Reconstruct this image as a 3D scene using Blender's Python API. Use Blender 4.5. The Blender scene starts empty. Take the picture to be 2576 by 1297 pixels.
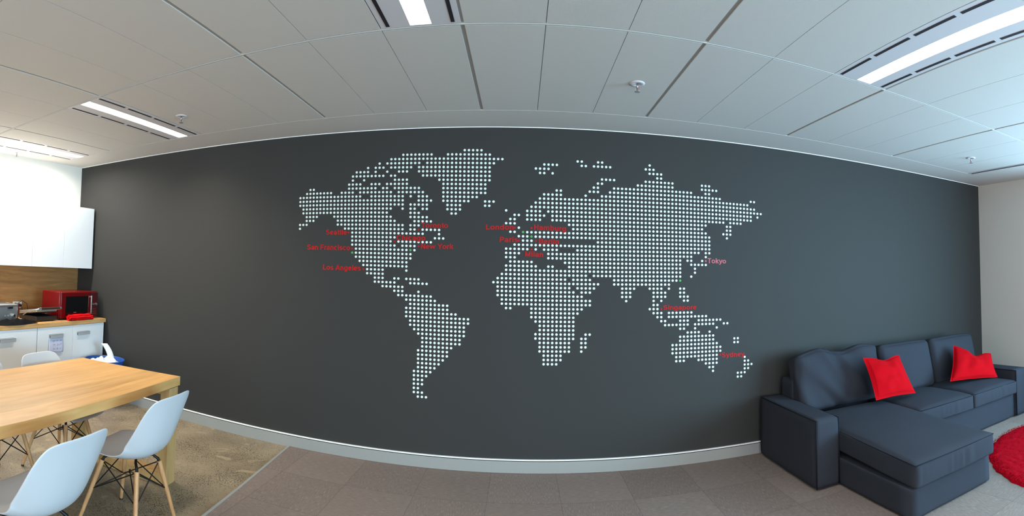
import bpy, bmesh, math, random
from mathutils import Vector, Matrix, noise
import mathutils
random.seed(7)
sc = bpy.context.scene
COL = sc.collection

# ------------------------------------------------------------------ camera
# the photograph is a hand-held cylindrical panorama
W, H = 2576, 1297
FPX, CX, CY = 1243.96, 1288.0, 646.95
YAW, PITCH, ROLL = -0.018, -0.0433, 0.0192
EYE = Vector((0, 0, 1.504))
def rotm():
    cy, sy = math.cos(YAW), math.sin(YAW); cp, sp = math.cos(PITCH), math.sin(PITCH); cr, sr = math.cos(ROLL), math.sin(ROLL)
    Rz = Matrix(((cy, -sy, 0), (sy, cy, 0), (0, 0, 1)))
    Rx = Matrix(((1, 0, 0), (0, cp, -sp), (0, sp, cp)))
    Ry = Matrix(((cr, 0, sr), (0, 1, 0), (-sr, 0, cr)))
    return Ry @ Rx @ Rz
RM = rotm()
cam_data = bpy.data.cameras.new('camera')
cam = bpy.data.objects.new('camera', cam_data); COL.objects.link(cam)
cam_data.type = 'PANO'
cam_data.panorama_type = 'CENTRAL_CYLINDRICAL'
cam_data.central_cylindrical_range_u_min = (0 - CX) / FPX
cam_data.central_cylindrical_range_u_max = (W - CX) / FPX
cam_data.central_cylindrical_range_v_min = (CY - H) / FPX
cam_data.central_cylindrical_range_v_max = CY / FPX
cam_data.central_cylindrical_radius = 1.0
right, fwd, up = RM.row[0], RM.row[1], RM.row[2]
m = Matrix((right, up, -fwd)).transposed().to_4x4()
m.translation = EYE
cam.matrix_world = m
cam_data.clip_start = 0.02
sc.camera = cam

def ray(x, y):
    th = (x - CX) / FPX
    return RM.transposed() @ Vector((math.sin(th), math.cos(th), (CY - y) / FPX))
def at_z(x, y, z):
    d = ray(x, y); return EYE + d * ((z - EYE.z) / d.z)
def at_y(x, y, Y):
    d = ray(x, y); return EYE + d * (Y / d.y)
def at_x(x, y, X):
    d = ray(x, y); return EYE + d * (X / d.x)

# ------------------------------------------------------------------ view, world, daylight
sc.view_settings.view_transform = 'Standard'
sc.view_settings.look = 'None'
sc.view_settings.exposure = 1.4
sc.view_settings.gamma = 1.0
sc.view_settings.use_curve_mapping = False
world = bpy.data.worlds.new('world'); sc.world = world
world.use_nodes = True
bg = world.node_tree.nodes['Background']
bg.inputs[0].default_value = (0.70, 0.84, 1.0, 1); bg.inputs[1].default_value = 1.3

XL, XR, YB, YF, ZC = -4.87, 5.22, 3.9, -3.2, 2.715

def area(name, loc, rot, sx, sy, power, color):
    l = bpy.data.lights.new(name, 'AREA'); l.shape = 'RECTANGLE'; l.size = sx; l.size_y = sy
    l.energy = power; l.color = color
    o = bpy.data.objects.new(name, l); COL.objects.link(o); o.location = loc; o.rotation_euler = rot
    return o
# daylight through the window of the right wall, and softer daylight from the glazed side behind
area('window_daylight', (XR + 0.30, 0.1, 1.4), (0, math.radians(82), math.radians(-25)), 1.7, 3.2, 175, (0.36, 0.74, 1.0))
area('rear_window_daylight', (0.8, YF - 0.25, 1.55), (math.radians(90), 0, 0), 6.5, 1.9, 66, (1.0, 0.93, 0.84))

# ------------------------------------------------------------------ helpers
def lin(c):
    if isinstance(c, str):
        c = tuple(int(c[i:i + 2], 16) / 255 for i in (0, 2, 4))
    return tuple(v / 12.92 if v <= 0.04045 else ((v + 0.055) / 1.055) ** 2.4 for v in c)

def mat(name, color, rough=0.5, metal=0.0, var=0.0, vscale=8, bump=0.0, bscale=200, emit=None, spec=None, coat=0, sheen=0):
    m = bpy.data.materials.new(name); m.use_nodes = True
    nt = m.node_tree; N = nt.nodes; L = nt.links
    b = N['Principled BSDF']
    c = lin(color) + (1,)
    b.inputs['Base Color'].default_value = c
    b.inputs['Roughness'].default_value = rough; b.inputs['Metallic'].default_value = metal
    if spec is not None: b.inputs['Specular IOR Level'].default_value = spec
    if coat: b.inputs['Coat Weight'].default_value = coat
    if sheen: b.inputs['Sheen Weight'].default_value = sheen
    tc = N.new('ShaderNodeTexCoord')
    if var:
        n = N.new('ShaderNodeTexNoise'); n.inputs['Scale'].default_value = vscale; n.inputs['Detail'].default_value = 5
        r = N.new('ShaderNodeMapRange'); r.inputs[3].default_value = 1 - var; r.inputs[4].default_value = 1 + var
        mx = N.new('ShaderNodeMix'); mx.data_type = 'RGBA'; mx.blend_type = 'MULTIPLY'; mx.inputs[0].default_value = 1
        mx.inputs[6].default_value = c
        L.new(tc.outputs['Object'], n.inputs['Vector']); L.new(n.outputs['Fac'], r.inputs[0])
        L.new(r.outputs[0], mx.inputs[7]); L.new(mx.outputs[2], b.inputs['Base Color'])
    if bump:
        n2 = N.new('ShaderNodeTexNoise'); n2.inputs['Scale'].default_value = bscale; n2.inputs['Detail'].default_value = 3
        bp = N.new('ShaderNodeBump'); bp.inputs['Strength'].default_value = bump; bp.inputs['Distance'].default_value = 0.004
        L.new(tc.outputs['Object'], n2.inputs['Vector']); L.new(n2.outputs['Fac'], bp.inputs['Height']); L.new(bp.outputs[0], b.inputs['Normal'])
    if emit:
        b.inputs['Emission Color'].default_value = tuple(emit[:3]) + (1,); b.inputs['Emission Strength'].default_value = emit[3]
    return m

class MB:
    """collects shapes into one bmesh"""
    def __init__(s): s.bm = bmesh.new()
    def merge(s, b2, M=None):
        if M is not None: b2.transform(M)
        me = bpy.data.meshes.new('tmp'); b2.to_mesh(me); b2.free(); s.bm.from_mesh(me); bpy.data.meshes.remove(me); return s
    def box(s, x0, x1, y0, y1, z0, z1, bev=0, seg=2, M=None):
        b = bmesh.new(); bmesh.ops.create_cube(b, size=1)
        b.transform(Matrix.Translation(((x0 + x1) / 2, (y0 + y1) / 2, (z0 + z1) / 2)) @ Matrix.Diagonal((x1 - x0, y1 - y0, z1 - z0, 1)))
        if bev: bmesh.ops.bevel(b, geom=b.edges[:], offset=bev, segments=seg, profile=0.5, affect='EDGES')
        return s.merge(b, M)
    def cyl(s, p0, p1, r0, r1=None, n=12, cap=True):
        r1 = r0 if r1 is None else r1
        p0, p1 = Vector(p0), Vector(p1); d = p1 - p0
        b = bmesh.new(); bmesh.ops.create_cone(b, cap_ends=cap, segments=n, radius1=r0, radius2=r1, depth=d.length)
        M = Matrix.Translation((p0 + p1) / 2) @ d.to_track_quat('Z', 'Y').to_matrix().to_4x4()
        return s.merge(b, M)
    def tube(s, pts, r, n=8):
        pts = [Vector(p) for p in pts]; rings = []
        prev = None
        for i, p in enumerate(pts):
            t = (pts[min(i + 1, len(pts) - 1)] - pts[max(i - 1, 0)]).normalized()
            a = prev if prev is not None else (Vector((0, 0, 1)) if abs(t.z) < 0.9 else Vector((1, 0, 0)))
            u = (a - t * a.dot(t)).normalized(); prev = u; v = t.cross(u)
            rr = r[i] if isinstance(r, (list, tuple)) else r
            rings.append([s.bm.verts.new(p + (u * math.cos(k * math.tau / n) + v * math.sin(k * math.tau / n)) * rr) for k in range(n)])
        for a, b in zip(rings, rings[1:]):
            for k in range(n): s.bm.faces.new((a[k], a[(k + 1) % n], b[(k + 1) % n], b[k]))
        s.bm.faces.new(rings[0][::-1]); s.bm.faces.new(rings[-1])
        return s
    def lathe(s, prof, n=32, c=(0, 0, 0), close=False):
        rings = []
        for r, z in prof:
            rings.append([s.bm.verts.new((c[0] + r * math.cos(k * math.tau / n), c[1] + r * math.sin(k * math.tau / n), c[2] + z)) for k in range(n)] if r > 1e-6
                         else [s.bm.verts.new((c[0], c[1], c[2] + z))])
        for a, b in zip(rings, rings[1:]):
            for k in range(n):
                k2 = (k + 1) % n
                if len(a) == 1 and len(b) == 1: continue
                if len(a) == 1: s.bm.faces.new((a[0], b[k], b[k2]))
                elif len(b) == 1: s.bm.faces.new((a[k], a[k2], b[0]))
                else: s.bm.faces.new((a[k], a[k2], b[k2], b[k]))
        return s
    def poly(s, pts, thick=None):
        vs = [s.bm.verts.new(p) for p in pts]; s.bm.faces.new(vs); return s
    def prism(s, pts, h):
        a = [s.bm.verts.new(p) for p in pts]; b = [s.bm.verts.new(Vector(p) + Vector(h)) for p in pts]
        s.bm.faces.new(a[::-1]); s.bm.faces.new(b); n = len(a)
        for k in range(n): s.bm.faces.new((a[k], a[(k + 1) % n], b[(k + 1) % n], b[k]))
        return s
    def grid(s, f, nu, nv):
        g = [[s.bm.verts.new(f(i / nu, j / nv)) for j in range(nv + 1)] for i in range(nu + 1)]
        for i in range(nu):
            for j in range(nv): s.bm.faces.new((g[i][j], g[i + 1][j], g[i + 1][j + 1], g[i][j + 1]))
        return g
    def build(s, name, material, parent=None, smooth=False, angle=None):
        bmesh.ops.recalc_face_normals(s.bm, faces=s.bm.faces[:])
        me = bpy.data.meshes.new(name); s.bm.to_mesh(me); s.bm.free()
        for mm in (material if isinstance(material, (list, tuple)) else [material]): me.materials.append(mm)
        if smooth:
            me.polygons.foreach_set('use_smooth', [True] * len(me.polygons))
            if angle:
                me.set_sharp_from_angle(angle=math.radians(angle))
        o = bpy.data.objects.new(name, me); COL.objects.link(o)
        if parent is not None: o.parent = parent
        return o

def tag(o, label=None, cat=None, group=None, kind=None):
    if label: o['label'] = label
    if cat: o['category'] = cat
    if group: o['group'] = group
    if kind: o['kind'] = kind
    return o
def thing(name, label, cat, loc=(0, 0, 0), rz=0, group=None):
    o = bpy.data.objects.new(name, None); COL.objects.link(o)
    o.empty_display_size = 0.1
    o.location = loc; o.rotation_euler = (0, 0, rz)
    return tag(o, label, cat, group)
def struct(o): return tag(o, kind='structure')
def copy_tree(o, parent=None):
    c = o.copy(); COL.objects.link(c)
    if parent is not None: c.parent = parent
    for ch in list(o.children): copy_tree(ch, c)
    return c

def rbox(hx, hy, hz, r, cuts=14, bulge=(0, 0, 0, 0, 0, 0), wob=0.0, ws=4.0, seed=0, extra=None):
    """soft rounded box; bulge = how far the faces -x +x -y +y -z +z swell"""
    b = bmesh.new(); bmesh.ops.create_cube(b, size=2)
    bmesh.ops.subdivide_edges(b, edges=b.edges[:], cuts=cuts, use_grid_fill=True)
    h = (hx, hy, hz)
    for v in b.verts:
        q = v.co.copy()
        p = Vector((q.x * hx, q.y * hy, q.z * hz))
        c = Vector([max(-h[i] + r, min(h[i] - r, p[i])) for i in range(3)])
        d = p - c
        if d.length > 1e-9:
            # keep spacing on the rounded rim even
            d = d.normalized() * r
        out = c + d
        kx, ky, kz = 1 - q.x * q.x, 1 - q.y * q.y, 1 - q.z * q.z
        e = 0.6
        if q.x > .5: out.x += bulge[1] * (ky * kz) ** e
        if q.x < -.5: out.x -= bulge[0] * (ky * kz) ** e
        if q.y > .5: out.y += bulge[3] * (kx * kz) ** e
        if q.y < -.5: out.y -= bulge[2] * (kx * kz) ** e
        if q.z > .5: out.z += bulge[5] * (kx * ky) ** e
        if q.z < -.5: out.z -= bulge[4] * (kx * ky) ** e
        if extra: out = extra(out, q)
        if wob:
            out += noise.noise_vector(out * ws + Vector((seed * 7.1, seed * 3.3, 0))) * wob
        v.co = out
    return b

# ------------------------------------------------------------------ materials
def wood_mat(name, c1, c2, scale=(1, 12, 12), rough=0.4, plank=0.0, axis='Y', contrast=1.0, plank_axis='X'):
    m = bpy.data.materials.new(name); m.use_nodes = True
    nt = m.node_tree; N = nt.nodes; L = nt.links; b = N['Principled BSDF']; b.inputs['Roughness'].default_value = rough
    tc = N.new('ShaderNodeTexCoord'); mp = N.new('ShaderNodeMapping'); mp.inputs['Scale'].default_value = scale
    n = N.new('ShaderNodeTexNoise'); n.inputs['Scale'].default_value = 3; n.inputs['Detail'].default_value = 8; n.inputs['Distortion'].default_value = 0.6
    L.new(tc.outputs['Object'], mp.inputs[0]); L.new(mp.outputs[0], n.inputs['Vector'])
    cr = N.new('ShaderNodeValToRGB'); cr.color_ramp.elements[0].position = 0.3; cr.color_ramp.elements[1].position = 0.72
    cr.color_ramp.elements[0].color = lin(c1) + (1,); cr.color_ramp.elements[1].color = lin(c2) + (1,)
    L.new(n.outputs['Fac'], cr.inputs[0])
    last = cr.outputs[0]
    if plank:
        sep = N.new('ShaderNodeSeparateXYZ'); L.new(tc.outputs['Object'], sep.inputs[0])
        dv = N.new('ShaderNodeMath'); dv.operation = 'DIVIDE'; dv.inputs[1].default_value = plank; L.new(sep.outputs[plank_axis], dv.inputs[0])
        fl = N.new('ShaderNodeMath'); fl.operation = 'FLOOR'; L.new(dv.outputs[0], fl.inputs[0])
        wn = N.new('ShaderNodeTexWhiteNoise'); wn.noise_dimensions = '1D'; L.new(fl.outputs[0], wn.inputs['W'])
        mr = N.new('ShaderNodeMapRange'); mr.inputs[3].default_value = 0.86; mr.inputs[4].default_value = 1.1; L.new(wn.outputs['Value'], mr.inputs[0])
        mx = N.new('ShaderNodeMix'); mx.data_type = 'RGBA'; mx.blend_type = 'MULTIPLY'; mx.inputs[0].default_value = 1
        L.new(last, mx.inputs[6]); L.new(mr.outputs[0], mx.inputs[7]); last = mx.outputs[2]
    L.new(last, b.inputs['Base Color'])
    return m

M_wall = mat('charcoal_paint', '343433', 0.7, spec=0.25, var=0.05, vscale=400, bump=0.15, bscale=500)
M_white_wall = mat('white_wall_paint', 'd9d7d0', 0.7, bump=0.1, bscale=300)
M_ceil = mat('ceiling_tile', 'cdcac4', 0.9, var=0.035, vscale=350, bump=0.2, bscale=500)
M_plaster = mat('ceiling_plaster', 'cdc9c3', 0.85)
M_gap = mat('ceiling_gap', '3c3a38', 0.9)
M_tbar = mat('ceiling_t_bar', 'a5a29d', 0.5)
M_tbar_l = mat('ceiling_t_bar_light', 'c4c2bd', 0.45)
M_lamp_panel = mat('lamp_panel_metal', 'd2d0d2', 0.5)
M_slot = mat('slot_black', '150f18', 0.8)
M_glow_w = mat('lamp_glow', 'ffffff', 0.5, emit=(1.0, 0.93, 0.84, 2.2))
M_glow_w2 = mat('lamp_glow_kitchen', 'ffffff', 0.5, emit=(1.0, 0.97, 0.9, 3))
M_glow_m = mat('lamp_glow_centre', 'ffffff', 0.5, emit=(1.0, 0.97, 0.93, 2.2))
M_glow_c = mat('lamp_glow_cool', 'ffffff', 0.5, emit=(0.94, 0.97, 1.0, 2.2))
M_skirt = mat('skirting_metal', '989a97', 0.5, metal=0.1)
M_trimw = mat('white_trim', 'ffffff', 0.35)
M_dark = mat('dark_gap', '0c0c0c', 0.8)
M_dotw = mat('white_vinyl', 'dde9e4', 0.45)
M_red_v = mat('red_vinyl', 'ae1c1d', 0.6, spec=.15)
M_tokyo = mat('pale_red_vinyl', 'b4606a', 0.6, spec=.2)
M_green_v = mat('green_vinyl', '3fa24c', 0.5)
M_chrome = mat('chrome', 'c9c9c9', 0.22, metal=0.9)
M_steel = mat('brushed_steel', 'b4b7b8', 0.32, metal=0.75)
M_shell = mat('white_shell_plastic', 'c3c6c9', 0.38, spec=0.4)
M_beech = wood_mat('beech_leg', 'b07f50', 'cf9d6c', (14, 14, 1.2), 0.45)
M_wire = mat('black_wire', '14100f', 0.45, metal=0.3)
M_glide = mat('dark_glide', '2b2522', 0.6)
M_oak = wood_mat('oak_table', 'c08f52', 'd6aa6f', (7, 0.7, 7), 0.38, plank=0.152)
M_oak_leg = wood_mat('oak_leg', 'a98350', 'c39e6a', (10, 10, 1.0), 0.42)
M_counter = wood_mat('oak_worktop', 'b98a52', 'dcb077', (8, 0.7, 8), 0.38)
M_splash = wood_mat('oak_splashback', '8a6238', 'a97d4c', (8, 1.0, 10), 0.45)
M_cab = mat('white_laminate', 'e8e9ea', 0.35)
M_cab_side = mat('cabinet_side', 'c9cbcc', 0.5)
M_handle = mat('satin_handle', 'c3c6c8', 0.35, metal=0.35)
M_mw_red = mat('red_enamel', '600306', 0.3, coat=0.1, spec=0.3)
M_blackglass = mat('black_glass', '08090b', 0.12)
M_blackplastic = mat('black_plastic', '17171a', 0.5)
M_brownhandle = mat('dark_brown_handle', '2e211d', 0.35)
M_redcloth = mat('red_cloth', 'c4060f', 0.9, bump=0.3, bscale=400, spec=0.15)
M_blackcloth = mat('black_cloth', '0b0b0f', 0.95, spec=0.1, bump=0.4, bscale=300)
M_paper = mat('white_paper', 'e9e9e2', 0.8)
M_note = mat('note_paper', 'cfd2e6', 0.8)
M_ink = mat('blue_ink', '8a90bf', 0.7)
M_bin = mat('blue_plastic', '214f9e', 0.4)
M_sofa = mat('charcoal_upholstery', '34373f', 0.95, var=0.10, vscale=260, bump=0.5, bscale=900, spec=0.12)
M_sofa_pipe = mat('upholstery_seam', '1b1f26', 0.95, spec=0.1)
M_socket = mat('white_socket', 'e4e4e0', 0.4)
M_cushion = mat('red_linen', 'b0000e', 0.95, var=0.05, vscale=300, bump=0.4, bscale=700, spec=0.1)
M_rug = mat('red_shag', '9c0014', 0.95, var=0.3, vscale=35, bump=0.8, bscale=220, spec=0.05)

def concrete():
    m = bpy.data.materials.new('polished_concrete'); m.use_nodes = True
    nt = m.node_tree; N = nt.nodes; L = nt.links; b = N['Principled BSDF']
    tc = N.new('ShaderNodeTexCoord')
    n1 = N.new('ShaderNodeTexNoise'); n1.inputs['Scale'].default_value = 2.2; n1.inputs['Detail'].default_value = 6; n1.inputs['Roughness'].default_value = .6
    L.new(tc.outputs['Object'], n1.inputs['Vector'])
    cr = N.new('ShaderNodeValToRGB'); e = cr.color_ramp.elements
    e[0].position = .36; e[0].color = lin('7d705b') + (1,); e[1].position = .66; e[1].color = lin('998a72') + (1,)
    L.new(n1.outputs['Fac'], cr.inputs[0])
    # aggregate specks, denser in patches
    v = N.new('ShaderNodeTexVoronoi'); v.inputs['Scale'].default_value = 135; L.new(tc.outputs['Object'], v.inputs['Vector'])
    n2 = N.new('ShaderNodeTexNoise'); n2.inputs['Scale'].default_value = 3.1; n2.inputs['Detail'].default_value = 3; L.new(tc.outputs['Object'], n2.inputs['Vector'])
    th = N.new('ShaderNodeMapRange'); th.inputs[1].default_value = .35; th.inputs[2].default_value = .65; th.inputs[3].default_value = .34; th.inputs[4].default_value = .72
    L.new(n2.outputs['Fac'], th.inputs[0])
    sepc = N.new('ShaderNodeSeparateColor'); L.new(v.outputs['Color'], sepc.inputs[0])
    ml = N.new('ShaderNodeMath'); ml.operation = 'MULTIPLY'; L.new(th.outputs[0], ml.inputs[0]); L.new(sepc.outputs[0], ml.inputs[1])
    lt = N.new('ShaderNodeMath'); lt.operation = 'LESS_THAN'; L.new(v.outputs['Distance'], lt.inputs[0]); L.new(ml.outputs[0], lt.inputs[1])
    mx = N.new('ShaderNodeMix'); mx.data_type = 'RGBA'; L.new(cr.outputs[0], mx.inputs[6]); mx.inputs[7].default_value = lin('3a322b') + (1,)
    f = N.new('ShaderNodeMath'); f.operation = 'MULTIPLY'; f.inputs[1].default_value = .85; L.new(lt.outputs[0], f.inputs[0]); L.new(f.outputs[0], mx.inputs[0])
    # pale smeared patches
    n3 = N.new('ShaderNodeTexNoise'); n3.inputs['Scale'].default_value = 4.5; n3.inputs['Detail'].default_value = 2; n3.inputs['Distortion'].default_value = 1.6; L.new(tc.outputs['Object'], n3.inputs['Vector'])
    r3 = N.new('ShaderNodeMapRange'); r3.inputs[1].default_value = .62; r3.inputs[2].default_value = .70; L.new(n3.outputs['Fac'], r3.inputs[0])
    m3 = N.new('ShaderNodeMix'); m3.data_type = 'RGBA'; L.new(mx.outputs[2], m3.inputs[6]); m3.inputs[7].default_value = lin('aa9879') + (1,)
    f3 = N.new('ShaderNodeMath'); f3.operation = 'MULTIPLY'; f3.inputs[1].default_value = .6; L.new(r3.outputs[0], f3.inputs[0]); L.new(f3.outputs[0], m3.inputs[0])
    L.new(m3.outputs[2], b.inputs['Base Color']); b.inputs['Roughness'].default_value = .5
    return m
M_concrete = concrete()

def carpet():
    m = bpy.data.materials.new('carpet_tiles'); m.use_nodes = True
    nt = m.node_tree; N = nt.nodes; L = nt.links; b = N['Principled BSDF']; b.inputs['Roughness'].default_value = .95
    b.inputs['Specular IOR Level'].default_value = .15
    def math_(op, a, c=None):
        n = N.new('ShaderNodeMath'); n.operation = op
        for i, s in enumerate((a, c)):
            if s is None: continue
            if isinstance(s, (int, float)): n.inputs[i].default_value = s
            else: L.new(s, n.inputs[i])
        return n.outputs[0]
    tc = N.new('ShaderNodeTexCoord'); sep = N.new('ShaderNodeSeparateXYZ'); L.new(tc.outputs['Object'], sep.inputs[0])
    X = math_('ADD', sep.outputs[0], 0.2); Y = math_('ADD', sep.outputs[1], -3.37)
    tx = math_('DIVIDE', X, .5); ty = math_('DIVIDE', Y, .5)
    ix = math_('FLOOR', tx); iy = math_('FLOOR', ty)
    par = math_('ABSOLUTE', math_('MODULO', math_('ADD', ix, iy), 2))     # quarter-turned tiles
    def streak(sx, sy, W_=0):
        mp = N.new('ShaderNodeMapping'); mp.inputs['Scale'].default_value = (sx, sy, 1); L.new(tc.outputs['Object'], mp.inputs[0])
        n = N.new('ShaderNodeTexNoise'); n.inputs['Scale'].default_value = 1; n.inputs['Detail'].default_value = 1; L.new(mp.outputs[0], n.inputs['Vector'])
        return n.outputs['Fac']
    a = streak(260, 22); c = streak(22, 260)
    mixf = N.new('ShaderNodeMix'); L.new(par, mixf.inputs[0]); L.new(a, mixf.inputs[2]); L.new(c, mixf.inputs[3])
    st = N.new('ShaderNodeMapRange'); st.inputs[1].default_value = .66; st.inputs[2].default_value = .78; L.new(mixf.outputs[0], st.inputs[0])
    cr = N.new('ShaderNodeValToRGB'); e = cr.color_ramp.elements; e[0].position = .3; e[0].color = lin('736761') + (1,); e[1].position = .7; e[1].color = lin('867870') + (1,)
    L.new(mixf.outputs[0], cr.inputs[0])
    m1 = N.new('ShaderNodeMix'); m1.data_type = 'RGBA'; L.new(cr.outputs[0], m1.inputs[6]); m1.inputs[7].default_value = lin('c4b8aa') + (1,)
    L.new(math_('MULTIPLY', st.outputs[0], .38), m1.inputs[0])
    # joints
    def edge(t):
        fr = math_('FRACT', t); d = math_('ABSOLUTE', math_('SUBTRACT', fr, .5)); return math_('GREATER_THAN', d, .4955)
    j = math_('MAXIMUM', edge(tx), edge(ty))
    m2 = N.new('ShaderNodeMix'); m2.data_type = 'RGBA'; L.new(m1.outputs[2], m2.inputs[6]); m2.inputs[7].default_value = lin('4c4542') + (1,)
    L.new(math_('MULTIPLY', j, .42), m2.inputs[0])
    # per-tile tone
    wn = N.new('ShaderNodeTexWhiteNoise'); wn.noise_dimensions = '2D'; cb = N.new('ShaderNodeCombineXYZ'); L.new(ix, cb.inputs[0]); L.new(iy, cb.inputs[1]); L.new(cb.outputs[0], wn.inputs['Vector'])
    mr = N.new('ShaderNodeMapRange'); mr.inputs[3].default_value = .93; mr.inputs[4].default_value = 1.07; L.new(wn.outputs['Value'], mr.inputs[0])
    m3 = N.new('ShaderNodeMix'); m3.data_type = 'RGBA'; m3.blend_type = 'MULTIPLY'; m3.inputs[0].default_value = 1; L.new(m2.outputs[2], m3.inputs[6]); L.new(mr.outputs[0], m3.inputs[7])
    L.new(m3.outputs[2], b.inputs['Base Color'])
    bp = N.new('ShaderNodeBump'); bp.inputs['Strength'].default_value = .5; bp.inputs['Distance'].default_value = .003; L.new(mixf.outputs[0], bp.inputs['Height']); L.new(bp.outputs[0], b.inputs['Normal'])
    return m
M_carpet = carpet()

# ------------------------------------------------------------------ the room
T = 0.12
struct(MB().box(XL - T, XR + T, YF - T, YB + T, -0.12, 0.0).build('floor', M_concrete))
# carpeted area right of the metal strip
def edge_x(y): return -1.90 + (3.9 - y) * 0.094
struct(MB().prism([(edge_x(YB), YB, 0.0005), (edge_x(YF), YF, 0.0005), (XR, YF, 0.0005), (XR, YB, 0.0005)], (0, 0, 0.006)).build('floor_carpet', M_carpet))
struct(MB().prism([(edge_x(YB) - .016, YB, 0.0), (edge_x(YF) - .016, YF, 0.0), (edge_x(YF) + .004, YF, 0.0), (edge_x(YB) + .004, YB, 0.0)], (0, 0, 0.009)).build('trim_1', M_skirt))
struct(MB().box(XL - T, XR + T, YB, YB + T, 0, ZC + .1).build('wall_back', M_wall))
struct(MB().box(XL - T, XL, YF, YB, 0, ZC + .1).build('wall_left', M_white_wall))
wr = MB()   # right wall with a window opening
wy0, wy1, wz0, wz1 = -1.4, 2.2, 0.5, 2.5
wr.box(XR, XR + T, wy1, YB, 0, ZC + .1).box(XR, XR + T, YF, wy0, 0, ZC + .1).box(XR, XR + T, wy0, wy1, 0, wz0).box(XR, XR + T, wy0, wy1, wz1, ZC + .1)
struct(wr.build('wall_right', M_white_wall))
wf = MB()
wf.box(XL - T, -2.6, YF - T, YF, 0, ZC + .1).box(4.2, XR + T, YF - T, YF, 0, ZC + .1).box(-2.6, 4.2, YF - T, YF, 0, .5).box(-2.6, 4.2, YF - T, YF, 2.5, ZC + .1)
struct(wf.build('wall_front', M_white_wall))
def window_frame(name, horiz, a0, a1, z0, z1, pos, n):
    b = MB(); w = .05
    def bar(s0, s1, q0, q1):
        if horiz: b.box(s0, s1, pos - .03, pos + .03, q0, q1)
        else: b.box(pos - .03, pos + .03, s0, s1, q0, q1)
    bar(a0, a1, z0, z0 + w); bar(a0, a1, z1 - w, z1)
    for k in range(n + 1):
        s = a0 + (a1 - a0 - w) * k / n; bar(s, s + w, z0, z1)
    return struct(b.build(name, M_skirt))
window_frame('window_1', False, wy0, wy1, wz0, wz1, XR + .06, 3)
window_frame('window_2', True, -2.6, 4.2, .5, 2.5, YF - .06, 5)
# skirting below the charcoal wall: grey metal board, dark shadow gap, white bead
struct(MB().box(XL, XR, YB - .014, YB, 0, .094).build('baseboard_back', M_skirt))
struct(MB().box(XL, XR, YB - .006, YB, .094, .101).build('trim_2', M_dark))
struct(MB().box(XL, XR, YB - .016, YB, .101, .108).build('trim_3', M_trimw))
struct(MB().box(XR - .014, XR, YF, YB - .02, 0, .094).build('baseboard_right', M_skirt))
struct(MB().box(XL, XR, YB - .003, YB, ZC - .005, ZC).build('trim_4', M_trimw))

# ------------------------------------------------------------------ ceiling
GX = lambda i: -0.301 + 0.4 * i
ROWS = [3.51, 2.30, 1.09, -0.12, -1.33, -2.54]
I0, I1 = -11, 12
fixtures = {(-7, 0): 'a', (-1, 1): 'c', (5, 1): 'd'}   # (tile, row); the kitchen lamp is set apart
slab = MB()
slab.box(XL - T, XR + T, YF - T, YB + T, ZC + .02, ZC + .16)
# plaster border around the tile field
gx0, gx1 = -4.62, GX(12)
slab.box(XL, XR, ROWS[0], YB, ZC, ZC + .03).box(XL, gx0, YF, ROWS[0], ZC, ZC + .03).box(gx1, XR, YF, ROWS[0], ZC, ZC + .03)
ceil = struct(slab.build('ceiling', M_plaster))
tiles = MB(); bars = MB(); rbars = MB(); gaps = MB()
def xl(i): return gx0 if i <= -11 else GX(i)
for r in range(len(ROWS)):
    y1 = ROWS[r]; y0 = ROWS[r + 1] if r + 1 < len(ROWS) else YF
    xs = [gx0, -4.20] + [GX(i) for i in range(-9, 13)]
    for k in range(len(xs) - 1):
        a, b_ = xs[k], xs[k + 1]
        i = k - 11
        if k == 0 and r in (0, 1): continue            # kitchen lamp
        if k >= 1 and (i, r) in fixtures: continue
        ga = .011 if (k > 1 and i % 3 == 0) else .0016
        gb = .011 if (i + 1) % 3 == 0 and k >= 1 else .0016
        tiles.box(a + ga, b_ - gb, y0 + .012, y1 - (.012 if r else .008), ZC, ZC + .019)
for i in range(-9, 13, 3):
    bars.box(GX(i) - .011, GX(i) + .011, YF, ROWS[0] - .003, ZC + .006, ZC + .019)
for y in ROWS[1:]:
    rbars.box(gx0, gx1, y - .012, y + .012, ZC + .004, ZC + .0195)
    rbars.box(gx0, gx1, y - .0035, y + .0035, ZC - .001, ZC + .006)
gaps.box(gx0, gx1, YF, ROWS[0], ZC + .0185, ZC + .0215)
to = struct(tiles.build('ceiling_tile', M_ceil, ceil)); bo = bars.build('ceiling_bar', M_tbar, ceil); ro = rbars.build('ceiling_bar', M_tbar_l, ceil); go = gaps.build('ceiling_gap', M_gap, ceil)
for o in (bo, ro, go): struct(o)

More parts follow.
